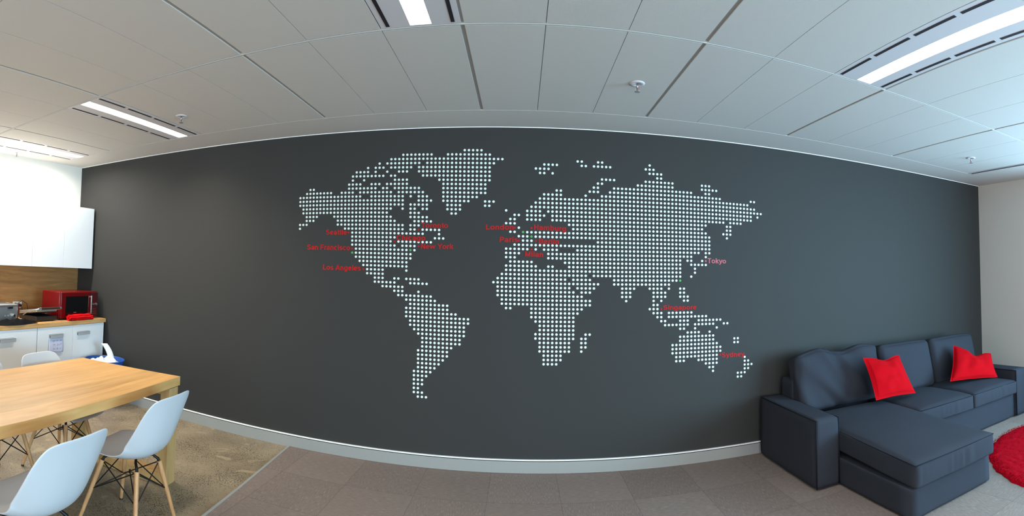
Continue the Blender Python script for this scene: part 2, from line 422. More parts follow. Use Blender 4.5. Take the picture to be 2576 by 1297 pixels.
def lamp(label, x0, x1, y0, y1, glow, strip=(.165, .13), ndash=4, watts=6, tint=(1, .9, .75), spread=120):
    """flush lamp: metal panel, light strip, dashed air slots along both sides"""
    t = thing('ceiling_light', label, 'ceiling light', ((x0 + x1) / 2, (y0 + y1) / 2, ZC), 0)
    w, l = (x1 - x0) / 2, (y1 - y0) / 2
    s0, sw = strip
    a = -w + s0; b_ = a + sw
    m = MB(); e = .004
    m.box(-w + e, a, -l + .01, l - .01, 0, .018); m.box(b_, w - e, -l + .01, l - .01, 0, .018)
    m.box(a, b_, -l + .01, -l + .02, 0, .018); m.box(a, b_, l - .02, l - .01, 0, .018)
    m.build('panel', M_lamp_panel, t)
    MB().box(a, b_, -l + .02, l - .02, .004, .012).build('diffuser', glow, t)
    lo = area('lamp_light', ((a + b_) / 2, 0, .002), (0, 0, 0), b_ - a - .004, 2 * l - .044, watts, tint); lo.data.spread = math.radians(spread); lo.parent = t
    L_ = 2 * l - .02
    n = round(ndash * L_ / 1.21)
    for sx in (-w + .032, w - .050):
        for k in range(n):
            p = L_ / n
            ya = -l + .01 + k * p + p * .06
            MB().box(sx, sx + .018, ya, ya + p * .88, -.0015, .004).build('air_slot', M_slot, t)
    return t
lamp('warm ceiling lamp between the map and kitchen, ending at the plaster border', GX(-7), GX(-6), ROWS[1], ROWS[0], M_glow_w, (.15, .105), 4, 6.5, (1, .88, .70), 130)
lamp('glaring long ceiling lamp nearest the kitchen wall cabinets', gx0, -4.20, ROWS[2], ROWS[0], M_glow_w2, (.17, .11), 4, 27, (1, .94, .84), 165)
lamp('ceiling lamp cut by the top of the view, above Greenland on the map', GX(-1), GX(0), ROWS[2], ROWS[1], M_glow_m, (.15, .105), 4, 4.5, (1, .95, .88), 125)
lamp('long bright ceiling lamp over the sofa end of the room', GX(5), GX(6), ROWS[3], ROWS[1], M_glow_c, (.165, .105), 4, 9, (.9, .96, 1), 120)
sd = thing('slot_diffuser', 'thin black linear air slot in the ceiling beyond the sofa', 'air vent', (gx1 + .03, 2.4, ZC))
MB().box(-.022, .022, -1.2, 1.08, -.001, .006).build('air_slot', M_slot, sd)
MB().box(-.03, -.022, -1.21, 1.09, -.004, .006).box(.022, .03, -1.21, 1.09, -.004, .006).build('frame', M_lamp_panel, sd)

def sprinkler(x, y, label):
    t = thing('ceiling_sprinkler', label, 'sprinkler', (x, y, ZC))
    MB().lathe([(.012, 0), (.012, -.004), (.036, -.007), (.046, -.004), (.048, -.0005), (.012, -.0005)], 28).build('escutcheon', M_lamp_panel, t, True)
    m = MB().cyl((0, 0, -.004), (0, 0, -.03), .007, .006, 12)
    for a in (0, math.pi):
        c, s = math.cos(a), math.sin(a)
        m.tube([(.007 * c, .007 * s, -.022), (.014 * c, .014 * s, -.032), (.012 * c, .012 * s, -.045), (0, 0, -.052)], .002, 6)
    m.build('body', M_steel, t, True)
    MB().cyl((0, 0, -.052), (0, 0, -.0535), .017, .017, 20).build('deflector', M_steel, t)
    MB().cyl((0, 0, -.03), (0, 0, -.05), .0025, .0025, 8).build('glass_bulb', M_red_v, t)
    return t
sprinkler(.69, 2.91, 'round sprinkler head in the ceiling above the middle of the map, standing alone')
sprinkler(-2.52, 3.0, 'sprinkler head beside the warm ceiling lamp that ends at the plaster border')
sprinkler(3.93, 3.02, 'sprinkler head next to the thin black air slot, above the sofa end')
sprinkler(-4.72, 2.84, 'sprinkler head lost in the glare above the white wall cabinets')

# ------------------------------------------------------------------ world map of dots on the charcoal wall
PC = [(0, 0), (0, 1), (0, 2), (0, 3), (0, 4), (1, 0), (1, 1), (1, 2), (1, 3), (2, 0), (2, 1), (2, 2), (3, 0), (3, 1), (4, 0)]
PX_ = [0.11983, 0.01602, -0.00598, -0.00508, 0.0031, 1.99327, -0.01821, -0.0052, -0.00122, -0.03907, 0.00446, 0.00831, -0.0128, 0.00315, 0.0334]
PZ_ = [1.50557, -1.00054, 0.01019, -0.005, 0.00021, -0.01147, 0.00302, 0.00324, -0.00107, 0.02548, 0.00294, -0.00304, 0.00054, 0.00394, -0.02056]
def dot_pos(c, r):
    u, v = (c - 60) / 60, (r - 30) / 30
    return (sum(k * u ** i * v ** j for k, (i, j) in zip(PX_, PC)), sum(k * u ** i * v ** j for k, (i, j) in zip(PZ_, PC)))
DOTS = """0:43-47
1:28-35,39-49
2:25-52,70-71,75-76,88
3:22,24-32,34-50,62-65,71-72,74-78,87-89
4:19,21-23,25-30,32-49,60-63,88-91
5:16-19,21,24,27-29,32-49,61-62,64,90-91
6:15-23,25-26,33-49,76-79,87-94,102-104
7:15,18,26-29,37-49,75-76,85-94,102-106
8:14-17,20-22,24-29,38-48,74-75,79-99,103-104
9:3-4,14-21,23-24,26-32,38-48,65-66,73-75,78-107,116-117
10:2-9,12-15,17-25,27-33,38-48,62-66,72,76-115
11:0-17,20-28,30,32-34,38-46,61-117
12:0-28,32-35,38-44,48-50,60-119
13:0-28,30-34,39-42,48-49,59-116,118
14:1-25,28,30-31,33-34,39-42,53,58-61,63-116
15:1-24,30-32,40-41,55-56,58-62,64-108,110-113
16:2-5,10-25,30-34,54-55,58-61,64-103,109-110
17:2-4,11-26,31-35,53-55,68-102,109-110
18:0-2,11-28,30-32,56,69-103,108-110
19:0,13-28,30-31,33-37,54-55,58-104,109
20:15-33,37,56-58,60-104
21:15-26,36-38,57-59,75-104
22:15-25,27-35,55-104
23:15-26,28-31,53-58,60,62-65,70-101,103-104
24:16-29,31,53-56,63-99,103
25:16-30,53-55,63-96,98-99,102
26:16-30,54-59,67-96,99-103
27:17-29,53-60,63-64,68-96,100
28:18-29,53-96,100
29:19-23,29,52-72,74-96,99
30:19-23,51-67,69-73,79-95
31:21-23,26-27,29-32,50-75,79-93
32:21-26,30-34,51-68,70-74,81-84,88-91,93,96-97
33:23-28,51-69,71-73,81-83,89-92,96-97
34:26-28,32,51-71,81-83,89-92,96-98
35:27-35,52-73,82,89,91,97-98
36:29-36,52-73,89-90
37:30-39,53-54,59-71,88-90
38:29-39,59-70,89-91,93-99
39:29-41,59-69,90-91,93-103
40:29-44,60-69,91-92,96-98,101-107
41:30-44,61-69,92-98,100-105,108-109
42:30-43,61-69,96-97,100,106
43:31-43,60-69,72-73,98-101,104
44:32-43,60-69,71-72,96-105
45:33-42,61-68,71-72,96-105,111-112
46:33-42,61-68,71-72,94-106,111-112
47:33-40,61-68,71,94-107
48:32-39,62-66,94-107
49:32-39,62-66,95-106
50:32-38,62-65,95-97,101-106,114
51:32-37,103-106,114-115
52:32-36,104-105,114-116
53:31-35,105,114-115
54:31-34,112-114
55:31-33,112-113
56:31-33
57:31-32
58:31-33
59:32-34"""
continents = {}
for line in DOTS.split('\n'):
    r, rest = line.split(':'); r = int(r)
    for run in rest.split(','):
        a, b_ = (run.split('-') + [run])[:2] if '-' in run else (run, run)
        for c in range(int(a), int(b_) + 1):
            if r <= 17 and 38 <= c <= 52: k = 'white dots forming Greenland and Iceland'
            elif (r >= 34 and c <= 46) and not (r <= 35 and c <= 28): k = 'white dots forming South America'
            elif c <= 40 and r <= 35: k = 'white dots forming North America'
            elif c <= 75 and (r >= 29 or (r >= 26 and c <= 60)) and not (r <= 34 and c >= 68 and not (r >= 33)): k = 'white dots forming Africa'
            elif r >= 35 and c >= 88: k = 'white dots forming Australia and the islands above it'
            else: k = 'white dots forming Europe and Asia'
            continents.setdefault(k, []).append((c, r))
def disc(mb, x, z, rad, n=14, y=YB - .0005, th=.0012):
    mb.prism([(x + rad * math.cos(k * math.tau / n), y, z + rad * math.sin(k * math.tau / n)) for k in range(n)], (0, -th, 0))
wm = thing('world_map_decal', 'large world map of white dots with red city names on charcoal wall', 'wall decal')
for k, L_ in continents.items():
    b = MB()
    for c, r in L_: disc(b, *dot_pos(c, r), .0099)
    o = b.build('dot_pattern', M_dotw, wm); o['label'] = k
for (c, r) in ((30, 24), (15, 25), (57, 19), (59, 20), (96, 30)):
    b = MB(); disc(b, *dot_pos(c, r), .0095); o = b.build('green_dot', M_green_v, wm); o['label'] = 'green dot'

# a small bold sans-serif alphabet drawn as strokes (cap height 1)
def arc(cx, cy, rx, ry, a0, a1, n=12):
    return [(cx + rx * math.cos(math.radians(a0 + (a1 - a0) * k / n)), cy + ry * math.sin(math.radians(a0 + (a1 - a0) * k / n))) for k in range(n + 1)]
SW_ = .175; XH = .74; h_ = SW_ / 2
GL = {   # character: (advance, strokes)
 'S': (.72, [arc(.35, .705, .225, .205, 20, 262, 14) + arc(.35, .295, .235, .205, 82, -160, 14)]),
 'e': (.62, [[(.11, .39), (.51, .39)], arc(.31, .37, .215, .285, 4, 318, 18)]),
 'a': (.61, [arc(.29, .44, .19, .215, 160, 0, 9) + [(.48, .0)], arc(.275, .215, .175, .135, 85, 280, 10) + [(.47, .17)], [(.26, .345), (.48, .385)]]),
 't': (.38, [[(.20, .97), (.20, .20)] + arc(.29, .17, .09, .085, 190, 275, 5) + [(.37, .09)], [(.04, .665), (.36, .665)]]),
 'l': (.29, [[(.145, 0), (.145, 1)]]),
 'n': (.64, [[(.15, 0), (.15, XH)], [(.15, .44)] + arc(.32, .44, .17, .215, 170, 0, 8) + [(.49, 0)]]),
 'F': (.66, [[(.16, 0), (.16, 1)], [(.16, .915), (.62, .915)], [(.16, .50), (.56, .50)]]),
 'r': (.42, [[(.15, 0), (.15, XH)], [(.15, .46)] + arc(.33, .44, .18, .21, 160, 82, 5) + [(.41, .65)]]),
 'c': (.60, [arc(.31, .37, .215, .285, 42, 318, 16)]),
 'i': (.29, [[(.145, 0), (.145, XH)], [(.145, .84), (.145, 1)]]),
 's': (.58, [arc(.285, .53, .165, .125, 28, 255, 9) + arc(.285, .21, .185, .13, 75, -152, 9)]),
 'o': (.65, [arc(.325, .37, .225, .285, 0, 360, 22)]),
 'L': (.63, [[(.16, 1), (.16, 0)], [(.16, .085), (.60, .085)]]),
 'A': (.76, [[(.07, 0), (.38, .97)], [(.69, 0), (.38, .97)], [(.19, .30), (.57, .30)]]),
 'g': (.65, [arc(.305, .38, .205, .275, 0, 360, 20), [(.50, XH), (.50, -.02)] + arc(.30, -.02, .20, .175, 0, -155, 9)]),
 'T': (.66, [[(.33, 0), (.33, 1)], [(.03, .915), (.63, .915)]]),
 'C': (.76, [arc(.39, .50, .285, .415, 42, 318, 20)]),
 'h': (.64, [[(.15, 0), (.15, 1)], [(.15, .44)] + arc(.32, .44, .17, .215, 170, 0, 8) + [(.49, 0)]]),
 'N': (.78, [[(.16, 0), (.16, 1)], [(.16, .95), (.62, .05)], [(.62, 0), (.62, 1)]]),
 'w': (.86, [[(.07, XH), (.25, .05)], [(.25, .05), (.43, XH - .06)], [(.43, XH - .06), (.61, .05)], [(.61, .05), (.79, XH)]]),
 'Y': (.72, [[(.06, 1), (.36, .46)], [(.66, 1), (.36, .46)], [(.36, .50), (.36, 0)]]),
 'k': (.60, [[(.15, 0), (.15, 1)], [(.15, .28), (.52, XH)], [(.28, .42), (.54, 0)]]),
 'd': (.66, [arc(.305, .37, .205, .285, 0, 360, 20), [(.51, 0), (.51, 1)]]),
 'H': (.77, [[(.16, 0), (.16, 1)], [(.61, 0), (.61, 1)], [(.16, .52), (.61, .52)]]),
 'm': (.95, [[(.15, 0), (.15, XH)], [(.15, .44)] + arc(.31, .44, .165, .215, 170, 0, 8) + [(.475, 0)], [(.475, .44)] + arc(.64, .44, .165, .215, 170, 0, 8) + [(.805, 0)]]),
 'b': (.66, [arc(.35, .37, .205, .285, 0, 360, 20), [(.15, 0), (.15, 1)]]),
 'u': (.64, [[(.49, XH), (.49, 0)], [(.15, XH)] + arc(.32, .29, .17, .21, 180, 350, 8)]),
 'P': (.70, [[(.16, 0), (.16, 1)], [(.16, .915), (.38, .915)] + arc(.39, .685, .20, .23, 90, -90, 8) + [(.16, .455)]]),
 'B': (.74, [[(.16, 0), (.16, 1)], [(.16, .915), (.38, .915)] + arc(.39, .72, .18, .195, 90, -90, 8) + [(.16, .525)], [(.38, .525)] + arc(.40, .305, .21, .22, 90, -90, 8) + [(.16, .085)]]),
 'M': (.90, [[(.16, 0), (.16, 1)], [(.16, .95), (.45, .08)], [(.45, .08), (.74, .95)], [(.74, 0), (.74, 1)]]),
 'y': (.60, [[(.07, XH), (.31, .06)], [(.54, XH), (.26, -.10), (.18, -.18), (.06, -.18)]]),
 'p': (.66, [arc(.35, .37, .205, .285, 0, 360, 20), [(.15, -.26), (.15, XH)]]),
 ' ': (.30, []),
}
def wall_text(body, xa, ya, xb, yb, cap_px, material, parent):
    """letters standing on the wall between two baseline points given as pixels of the photograph"""
    A, B = at_y(xa, ya, YB), at_y(xb, yb, YB)
    total = sum(GL[c][0] for c in body) - .12
    sx = (B.x - A.x) / total; sz = at_y(xa, ya - cap_px, YB).z - A.z; sl = (B.z - A.z) / (B.x - A.x)
    mb = MB(); pen = -.06; lay = 0
    for ch_ in body:
        adv, strokes = GL[ch_]
        for st in strokes:
            lay = (lay + 1) % 3
            n = len(st); Ls, Rs = [], []
            closed = math.dist(st[0], st[-1]) < 1e-6
            for i, (px_, py_) in enumerate(st):
                if closed: a, b_ = st[(i - 1) % (n - 1)], st[(i + 1) % (n - 1)]
                else: a, b_ = st[max(0, i - 1)], st[min(n - 1, i + 1)]
                dx, dy = b_[0] - a[0], b_[1] - a[1]; L_ = math.hypot(dx, dy) or 1
                nx, ny = -dy / L_ * h_, dx / L_ * h_
                Ls.append((px_ + nx, py_ + ny)); Rs.append((px_ - nx, py_ - ny))
            y0 = YB - .0019 - lay * .00015
            def P(q, y):
                X = A.x + (q[0] + pen) * sx
                return (X, y, A.z + (X - A.x) * sl + q[1] * sz)
            vs = [[mb.bm.verts.new(P(q, y0)) for q in (Ls[i], Rs[i])] + [mb.bm.verts.new(P(q, YB - .0006)) for q in (Rs[i], Ls[i])] for i in range(n)]
            for a, b_ in zip(vs, vs[1:]):
                for k in range(4): mb.bm.faces.new((a[k], a[(k + 1) % 4], b_[(k + 1) % 4], b_[k]))
            if not closed: mb.bm.faces.new(vs[0]); mb.bm.faces.new(vs[-1][::-1])
        pen += adv
    o = mb.build('city_lettering', material, parent); o['label'] = ('pale ' if material is M_tokyo else '') + 'red lettering reading ' + body
    return o
CITIES = [('Seattle', 820.4, 589.6, 872.2, 590, 12.8, (14, 20)), ('San Francisco', 773.2, 627.3, 880.2, 629, 13, (15, 24)),
          ('Los Angeles', 812.4, 677.6, 907.4, 680.3, 13, (18, 29)), ('Toronto', 1060, 572.7, 1126.4, 573, 12.8, (32, 19)),
          ('Chicago', 998, 603.3, 1069.3, 604.5, 13, (26, 22)), ('New York', 1058.8, 625.4, 1139.4, 626, 13, (32, 23)),
          ('London', 1222.1, 576.9, 1292, 577.3, 13.3, (55, 18)), ('Hamburg', 1343.2, 577.6, 1423.4, 581.4, 13.3, (59, 18)),
          ('Paris', 1256.5, 608.4, 1302.5, 608.6, 13.3, (56, 21)), ('Berlin', 1355.1, 612.4, 1405.9, 613.8, 13.3, (60, 21)),
          ('Milan', 1320.7, 644.8, 1366.4, 645.8, 13.3, (59, 23)), ('Tokyo', 1780.3, 661.6, 1825.7, 662.4, 12.8, (103, 25)),
          ('Singapore', 1668.7, 778.4, 1751.4, 777.6, 11.5, (91, 37)), ('Sydney', 1815.5, 898.3, 1871.7, 895.3, 12.5, (107, 49))]
for n_, xa, ya, xb, yb, cp, (c, r) in CITIES:
    mt = M_tokyo if n_ == 'Tokyo' else M_red_v
    o = wall_text(n_, xa, ya, xb, yb, cp, mt, wm)
    b = MB(); disc(b, *dot_pos(c, r), .0082); b.build('city_dot', mt, o)

# ------------------------------------------------------------------ shell chairs
def chair_mesh_shell():
    m = MB()
    # centre line: (distance behind the front edge, height), local -y is the front
    prof = [(-.245, .412), (-.235, .428), (-.20, .436), (-.12, .430), (-.02, .418), (.06, .415), (.13, .425), (.185, .455), (.216, .50), (.238, .56), (.257, .63), (.274, .70), (.288, .76), (.300, .805)]
    halfw = [.185, .20, .212, .228, .236, .238, .237, .236, .236, .235, .232, .226, .216, .198]
    lift = [.0, .006, .014, .024, .036, .050, .068, .088, .092, .080, .062, .046, .032, .022]
    def lerp(L_, t):
        t = max(0, min(1, t)) * (len(L_) - 1); i = min(int(t), len(L_) - 2); f = t - i
        a, b_ = L_[i], L_[i + 1]
        if isinstance(a, tuple): return Vector((a[0] * (1 - f) + b_[0] * f, a[1] * (1 - f) + b_[1] * f))
        return a * (1 - f) + b_ * f
    def sm(L_, t):
        return (lerp(L_, t - .03) + lerp(L_, t) * 2 + lerp(L_, t + .03)) / 4
    def f(u, v):
        a = v * 2 - 1; b_ = u * 2 - 1
        t = b_ * (1 - .085 * abs(a) ** 5); s = a * (1 - .13 * abs(b_) ** 8)
        t = (t + 1) / 2
        p = sm(prof, t); q = sm(prof, min(1, t + .02)); o = sm(prof, max(0, t - .02))
        d = (q - o).normalized(); n = Vector((-d.y, d.x))
        w = sm(halfw, t); k = sm(lift, t)
        p = p + n * k * abs(s) ** 2.4
        return (s * w, p.x, p.y)
    g = m.grid(f, 40, 26)
    o = m.build('seat_shell', M_shell, None, True)
    mod = o.modifiers.new('thick', 'SOLIDIFY'); mod.thickness = .0065; mod.offset = 0
    ss = o.modifiers.new('soft', 'SUBSURF'); ss.levels = 1; ss.render_levels = 1
    return o
def make_chair():
    t = thing('shell_chair', 'x', 'chair')
    s = chair_mesh_shell(); s.parent = t
    feet = [(-.20, -.205), (.20, -.205), (-.20, .20), (.20, .20)]
    tops = [(-.105, -.115), (.105, -.115), (-.105, .125), (.105, .125)]
    for (fx, fy), (tx, ty) in zip(feet, tops):
        lg = MB().cyl((fx, fy, .012), (tx + (fx - tx) * .06, ty + (fy - ty) * .06, .365), .0105, .0155, 16).build('leg', M_beech, t, True, 40)
        MB().cyl((fx, fy, 0), (fx, fy, .013), .011, .011, 14).build('foot_glide', M_glide, lg)
        for zz in (.15, .31):
            sc_ = MB()
            k = zz / .37; px_, py_ = fx + (tx - fx) * k, fy + (ty - fy) * k
            d = Vector((fx, fy, 0)).normalized(); sc_.cyl((px_ , py_, zz), Vector((px_, py_, zz)) + d * .0165, .0032, .0032, 8)
            sc_.build('screw', M_chrome, lg)
    fr = MB()
    # black brackets under the shell and crossed rods
    def P(i, k): return Vector((feet[i][0] + (tops[i][0] - feet[i][0]) * k, feet[i][1] + (tops[i][1] - feet[i][1]) * k, .38 * k))
    for i in range(4):
        fr.tube([P(i, .90), P(i, .99), Vector((tops[i][0] * .8, tops[i][1] * .8, .40)), Vector((0, tops[i][1] * .35, .405))], [.009, .009, .008, .007], 8)
    for i, j in ((0, 1), (1, 3), (3, 2), (2, 0)):
        for a, b_ in ((i, j), (j, i)):
            fr.cyl(P(a, .52), P(b_, .95), .0036, n=7)
    for i in range(4): fr.cyl(P(i, .52), (0, 0, .30), .0036, n=7)
    fr.cyl((0, 0, .29), (0, 0, .31), .006, n=10)
    fr.build('wire_brace', M_wire, t, True, 50)
    return t
CH = [
    # x, y, heading of the sitter (deg, direction faced), label
    (-2.045, 2.10, 188, 'white shell chair with wooden legs at the table corner nearest the map wall'),
    (-1.845, 1.27, 189, 'white shell chair seen from behind, second from the map wall on the near table side'),
    (-1.50, 0.38, 186, 'white shell chair showing only a sliver of its back at the view corner'),
    (-2.895, 2.248, 12, 'white shell chair across the table, its rounded back in front of cabinets'),
    (-2.90, 1.70, 11, 'white shell chair across the table of which only the edge of the back shows'),
]
first = make_chair()
for i, (x, y, h, lab) in enumerate(CH):
    o = first if i == 0 else copy_tree(first)
    o.location = (x, y, 0); o.rotation_euler = (0, 0, math.radians(h + 90))
    tag(o, lab, 'chair', 'white shell chairs around the dining table')

# ------------------------------------------------------------------ dining table
TZ = .74; TT = .062
TAB_ANG = math.radians(9)
tb = thing('dining_table', 'light oak dining table with thick top and closed loop end legs', 'table', (-2.665, 2.67, 0), TAB_ANG)
TW, TL = .46, 2.25      # half width, length; local -y runs away from the map wall
MB().box(-TW, TW, -TL, 0, TZ - TT, TZ, .002, 1).build('table_top', M_oak, tb)
for ye in (-.005, -TL + .115):
    y0, y1 = ye - .11, ye
    for sx in (-1, 1):
        xa, xb = sorted((sx * (TW - .012), sx * (TW - .088)))
        MB().box(xa, xb, y0, y1, 0, TZ - TT - .008, .002, 1).build('leg', M_oak_leg, tb)
    MB().box(-TW + .088, TW - .088, y0, y1, 0, .075, .002, 1).build('bottom_rail', M_oak_leg, tb)
    MB().box(-TW + .02, TW - .02, y0 + .004, y1 - .004, TZ - TT - .008, TZ - TT).box(-TW + .088, TW - .088, y0, y1, TZ - TT - .055, TZ - TT - .008).build('top_rail', M_oak_leg, tb)

# ------------------------------------------------------------------ kitchen
CTZ = .885
ANG = math.radians(9)
kx, ky = -4.265, 3.872            # front right corner of the worktop
def kit(name, label, cat, dy, dz=0, dx=0, group=None):
    """a thing whose local x=0 is the worktop's front edge, local -y along the run"""
    return thing(name, label, cat, (kx + math.sin(ANG) * dy + dx * math.cos(ANG), ky - math.cos(ANG) * dy + dx * math.sin(ANG), dz), ANG, group)
# worktop: wedge fills back to the wall
w = MB()
P0 = Vector((kx, ky)); D = Vector((math.sin(ANG), -math.cos(ANG))); P1 = P0 + D * 2.35
w.prism([(XL + .004, ky, CTZ - .042), (P0.x, P0.y, CTZ - .042), (P1.x, P1.y, CTZ - .042), (XL + .004, P1.y, CTZ - .042)], (0, 0, .042))
tag(w.build('worktop', M_counter), 'light oak kitchen worktop carrying the red microwave', 'worktop')
def base_cab(dy, wd, label, hoff=(.15, .25)):
    t = kit('base_cabinet', label, 'cabinet', dy, 0, -.02, 'white base cabinets under the oak worktop')
    Hc = CTZ - .044
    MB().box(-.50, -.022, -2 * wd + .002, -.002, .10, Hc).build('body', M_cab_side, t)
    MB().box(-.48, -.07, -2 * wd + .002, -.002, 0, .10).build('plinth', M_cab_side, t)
    for k in range(2):
        ya, yb_ = -wd * (k + 1) + .0022, -wd * k - .0022
        d = MB().box(-.02, 0, ya, yb_, .105, Hc - .004, .0015, 1).build('door', M_cab, t)
        yc = ya + hoff[k]
        h = MB().box(0, .004, yc - .09, yc + .09, .725, .765).box(.0, .034, yc - .095, yc + .095, .757, .762).box(.030, .034, yc - .095, yc + .095, .727, .762, .001, 1)
        h.build('handle', M_handle, d)
    return t
base_cab(0.008, .525, 'white two-door base cabinet under the microwave, a note hanging from it')
base_cab(1.066, .525, 'white two-door base cabinet half hidden behind the dining table, farther from the charcoal wall', (.125, .26))
def wall_cab(k, label):
    wd = .434; y1 = 3.868 - k * wd
    t = thing('wall_cabinet', label, 'cabinet', (XL + .002, y1 - wd / 2, 1.455), 0, 'white wall cabinets over the worktop')
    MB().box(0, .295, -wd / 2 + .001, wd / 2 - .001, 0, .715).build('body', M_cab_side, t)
    MB().box(.297, .316, -wd / 2 + .0018, wd / 2 - .0018, -.003, .718, .001, 1).build('door', M_cab, t)
wall_cab(0, 'white wall cabinet at the end of the row beside the charcoal wall')
wall_cab(1, 'white wall cabinet second from the charcoal wall')
wall_cab(2, 'white wall cabinet third from the charcoal wall, brightly lit')
wall_cab(3, 'white wall cabinet fourth from the charcoal wall, cut off by the view')
tag(MB().box(XL + .001, XL + .013, 1.56, YB - .002, CTZ + .001, 1.45).build('splashback', M_splash), 'brown oak splashback panel between worktop and wall cabinets', 'splashback')

# microwave
mwL, mwW, mwH, mwD = .0, .63, .305, .28
t = kit('microwave', 'red microwave with black window on the worktop corner', 'microwave', .022, CTZ + .001, -.128)
y0, y1 = -mwW, 0
MB().box(-mwD, 0, y0, y1, .012, mwH, .012, 3).build('body', M_mw_red, t, True, 40)
for xf in (-.25, -.06):
    for yf in (y0 + .05, y1 - .08): MB().box(xf, xf + .03, yf, yf + .03, 0, .02).build('foot', M_blackplastic, t)
d = MB().box(.001, .022, y0 + .004, y1 - .135, .018, mwH - .004, .008, 3).build('door', M_mw_red, t, True, 40)
MB().box(.0215, .0235, y0 + .075, y1 - .185, .055, mwH - .05, .0, 1).build('window', M_blackglass, d)
MB().box(.0236, .0242, y0 + .205, y0 + .25, .075, .081).build('badge', M_steel, d)
MB().box(.03, .045, y1 - .152, y1 - .137, .05, mwH - .045, .005, 2).box(.02, .036, y1 - .15, y1 - .139, .055, .07).box(.02, .036, y1 - .15, y1 - .139, mwH - .065, mwH - .05).build('door_handle', M_chrome, d)
cp = MB().box(.001, .02, y1 - .128, y1 - .012, .02, mwH - .012, .003, 2).build('control_panel', mat('dark_red_panel', '4c1418', .3), t)
for (yy, zz, rr) in ((y1 - .095, .16, .011), (y1 - .045, .16, .016)):
    MB().cyl((.02, yy, zz), (.034, yy, zz), rr, rr * .9, 18).build('knob', M_chrome, cp, True, 40)
for k in range(3):
    MB().box(.0202, .0225, y1 - .10, y1 - .04, .045 + k * .026, .058 + k * .026, .001, 1).build('button', mat('panel_button', '5d2226', .4) if k == 0 else bpy.data.materials['panel_button'], cp)
vent = MB()
for k in range(6): vent.box(-.24 + k * .02, -.23 + k * .02, y0 - .0008, y0 + .002, .04, .10)
vent.build('side_vent', M_dark, t)

# toaster
t = kit('toaster', 'steel-fronted toaster with red ends beside the black cloth', 'toaster', 1.20, CTZ + .001, -.17)
tw, td, th = .46, .20, .185
MB().box(-td, 0, -tw, 0, .012, th, .014, 3).build('body', M_steel, t, True, 40)
MB().box(-td + .006, -.006, -.0005, .012, .016, th - .006, .01, 3).build('end_panel', M_mw_red, t, True, 40); MB().box(-td + .006, -.006, -tw - .012, -tw + .0005, .016, th - .006, .01, 3).build('end_panel', M_mw_red, t, True, 40)
for xa_ in (-td + .03, -.07): MB().box(xa_, xa_ + .03, -tw + .04, -.04, th - .004, th + .0015).build('bread_slot', M_dark, t)
MB().box(-.012, .018, -.145, -.085, th - .045, th - .02, .004, 2).build('lever', M_blackplastic, t)
MB().box(-.004, .004, -tw + .01, -.01, th - .03, th - .01, .002, 1).build('front_ridge', M_chrome, t)
MB().cyl((0, -.065, .07), (.02, -.065, .07), .02, .018, 24).build('dial', M_chrome, t, True, 40)
MB().cyl((.0195, -.065, .07), (.0215, -.065, .07), .011, .011, 20).build('dial_centre', M_blackplastic, t)
for yy in (-.125, -.165, -.24, -.28):
    MB().cyl((0, yy, .068), (.008, yy, .068), .009, .008, 16).build('button', M_steel, t, True, 40)
MB().box(-td + .02, -.02, -tw + .02, -.02, 0, .014).build('base', M_blackplastic, t)

# sandwich press: dark base, steel lid tipped up, dark handle with steel ends
t = kit('sandwich_press', 'steel sandwich press with dark handle, in front of the microwave', 'sandwich press', .70, CTZ + .001, -.105)
pw = .31
MB().box(-.27, 0, -pw, 0, .008, .055, .008, 2).build('base', M_blackplastic, t)
for xf in (-.25, -.04):
    for yf in (-.28, -.05): MB().box(xf, xf + .02, yf, yf + .02, 0, .01).build('foot', M_glide, t)
lidM = Matrix.Translation((-.27, 0, .06)) @ Matrix.Rotation(math.radians(-9), 4, 'Y')
MB().box(.0, .27, -pw + .004, -.004, 0, .034, .008, 3, M=lidM).build('lid', M_steel, t, True, 40)
MB().box(.005, .262, -pw + .01, -.01, -.008, .0, M=lidM).build('top_plate', M_blackplastic, t)
hd = MB(); hz = .105 + .035
hd.tube([(.045, -pw + .02, hz), (.045, -.02, hz)], .0125, 14)
h = hd.build('handle', M_brownhandle, t, True, 40)
for ya_ in (-pw - .005, -.02): MB().cyl((.045, ya_, hz), (.045, ya_ + .025, hz), .0135, n=14).build('handle_cap', M_chrome, h, True, 40)
MB().tube([(-.20, -pw - .001, .055), (-.12, -pw - .006, .10), (-.02, -pw - .006, .118), (.045, -pw - .001, hz)], .008, 8).build('arm', M_steel, t, True)
MB().tube([(-.20, .001, .055), (-.12, .006, .10), (-.02, .006, .118), (.045, .001, hz)], .008, 8).build('arm', M_steel, t, True)

# red cloths rolled on the worktop edge
t = kit('folded_red_cloth', 'bright red cloth folded in layers in front of the microwave', 'cloth', .20, CTZ + .002, -.022)
b = MB()
for lay in range(3):
    for q in range(4 - (lay == 2)):
        dx_ = -.062 + q * .021 + lay * .004; sd_ = lay * 4 + q
        pts = [(dx_ + .003 * math.sin(k * 1.1 + sd_), -.37 + .03 * math.sin(sd_ * 2.4) + k * .34 / 12, .0125 + lay * .018 + .002 * math.sin(k * .9 + sd_ * 2)) for k in range(13)]
        b.tube(pts, [.0125 * (1 + .10 * math.sin(k * 1.7 + sd_)) for k in range(13)], 12)
b.build('fabric', M_redcloth, t, True, 50)

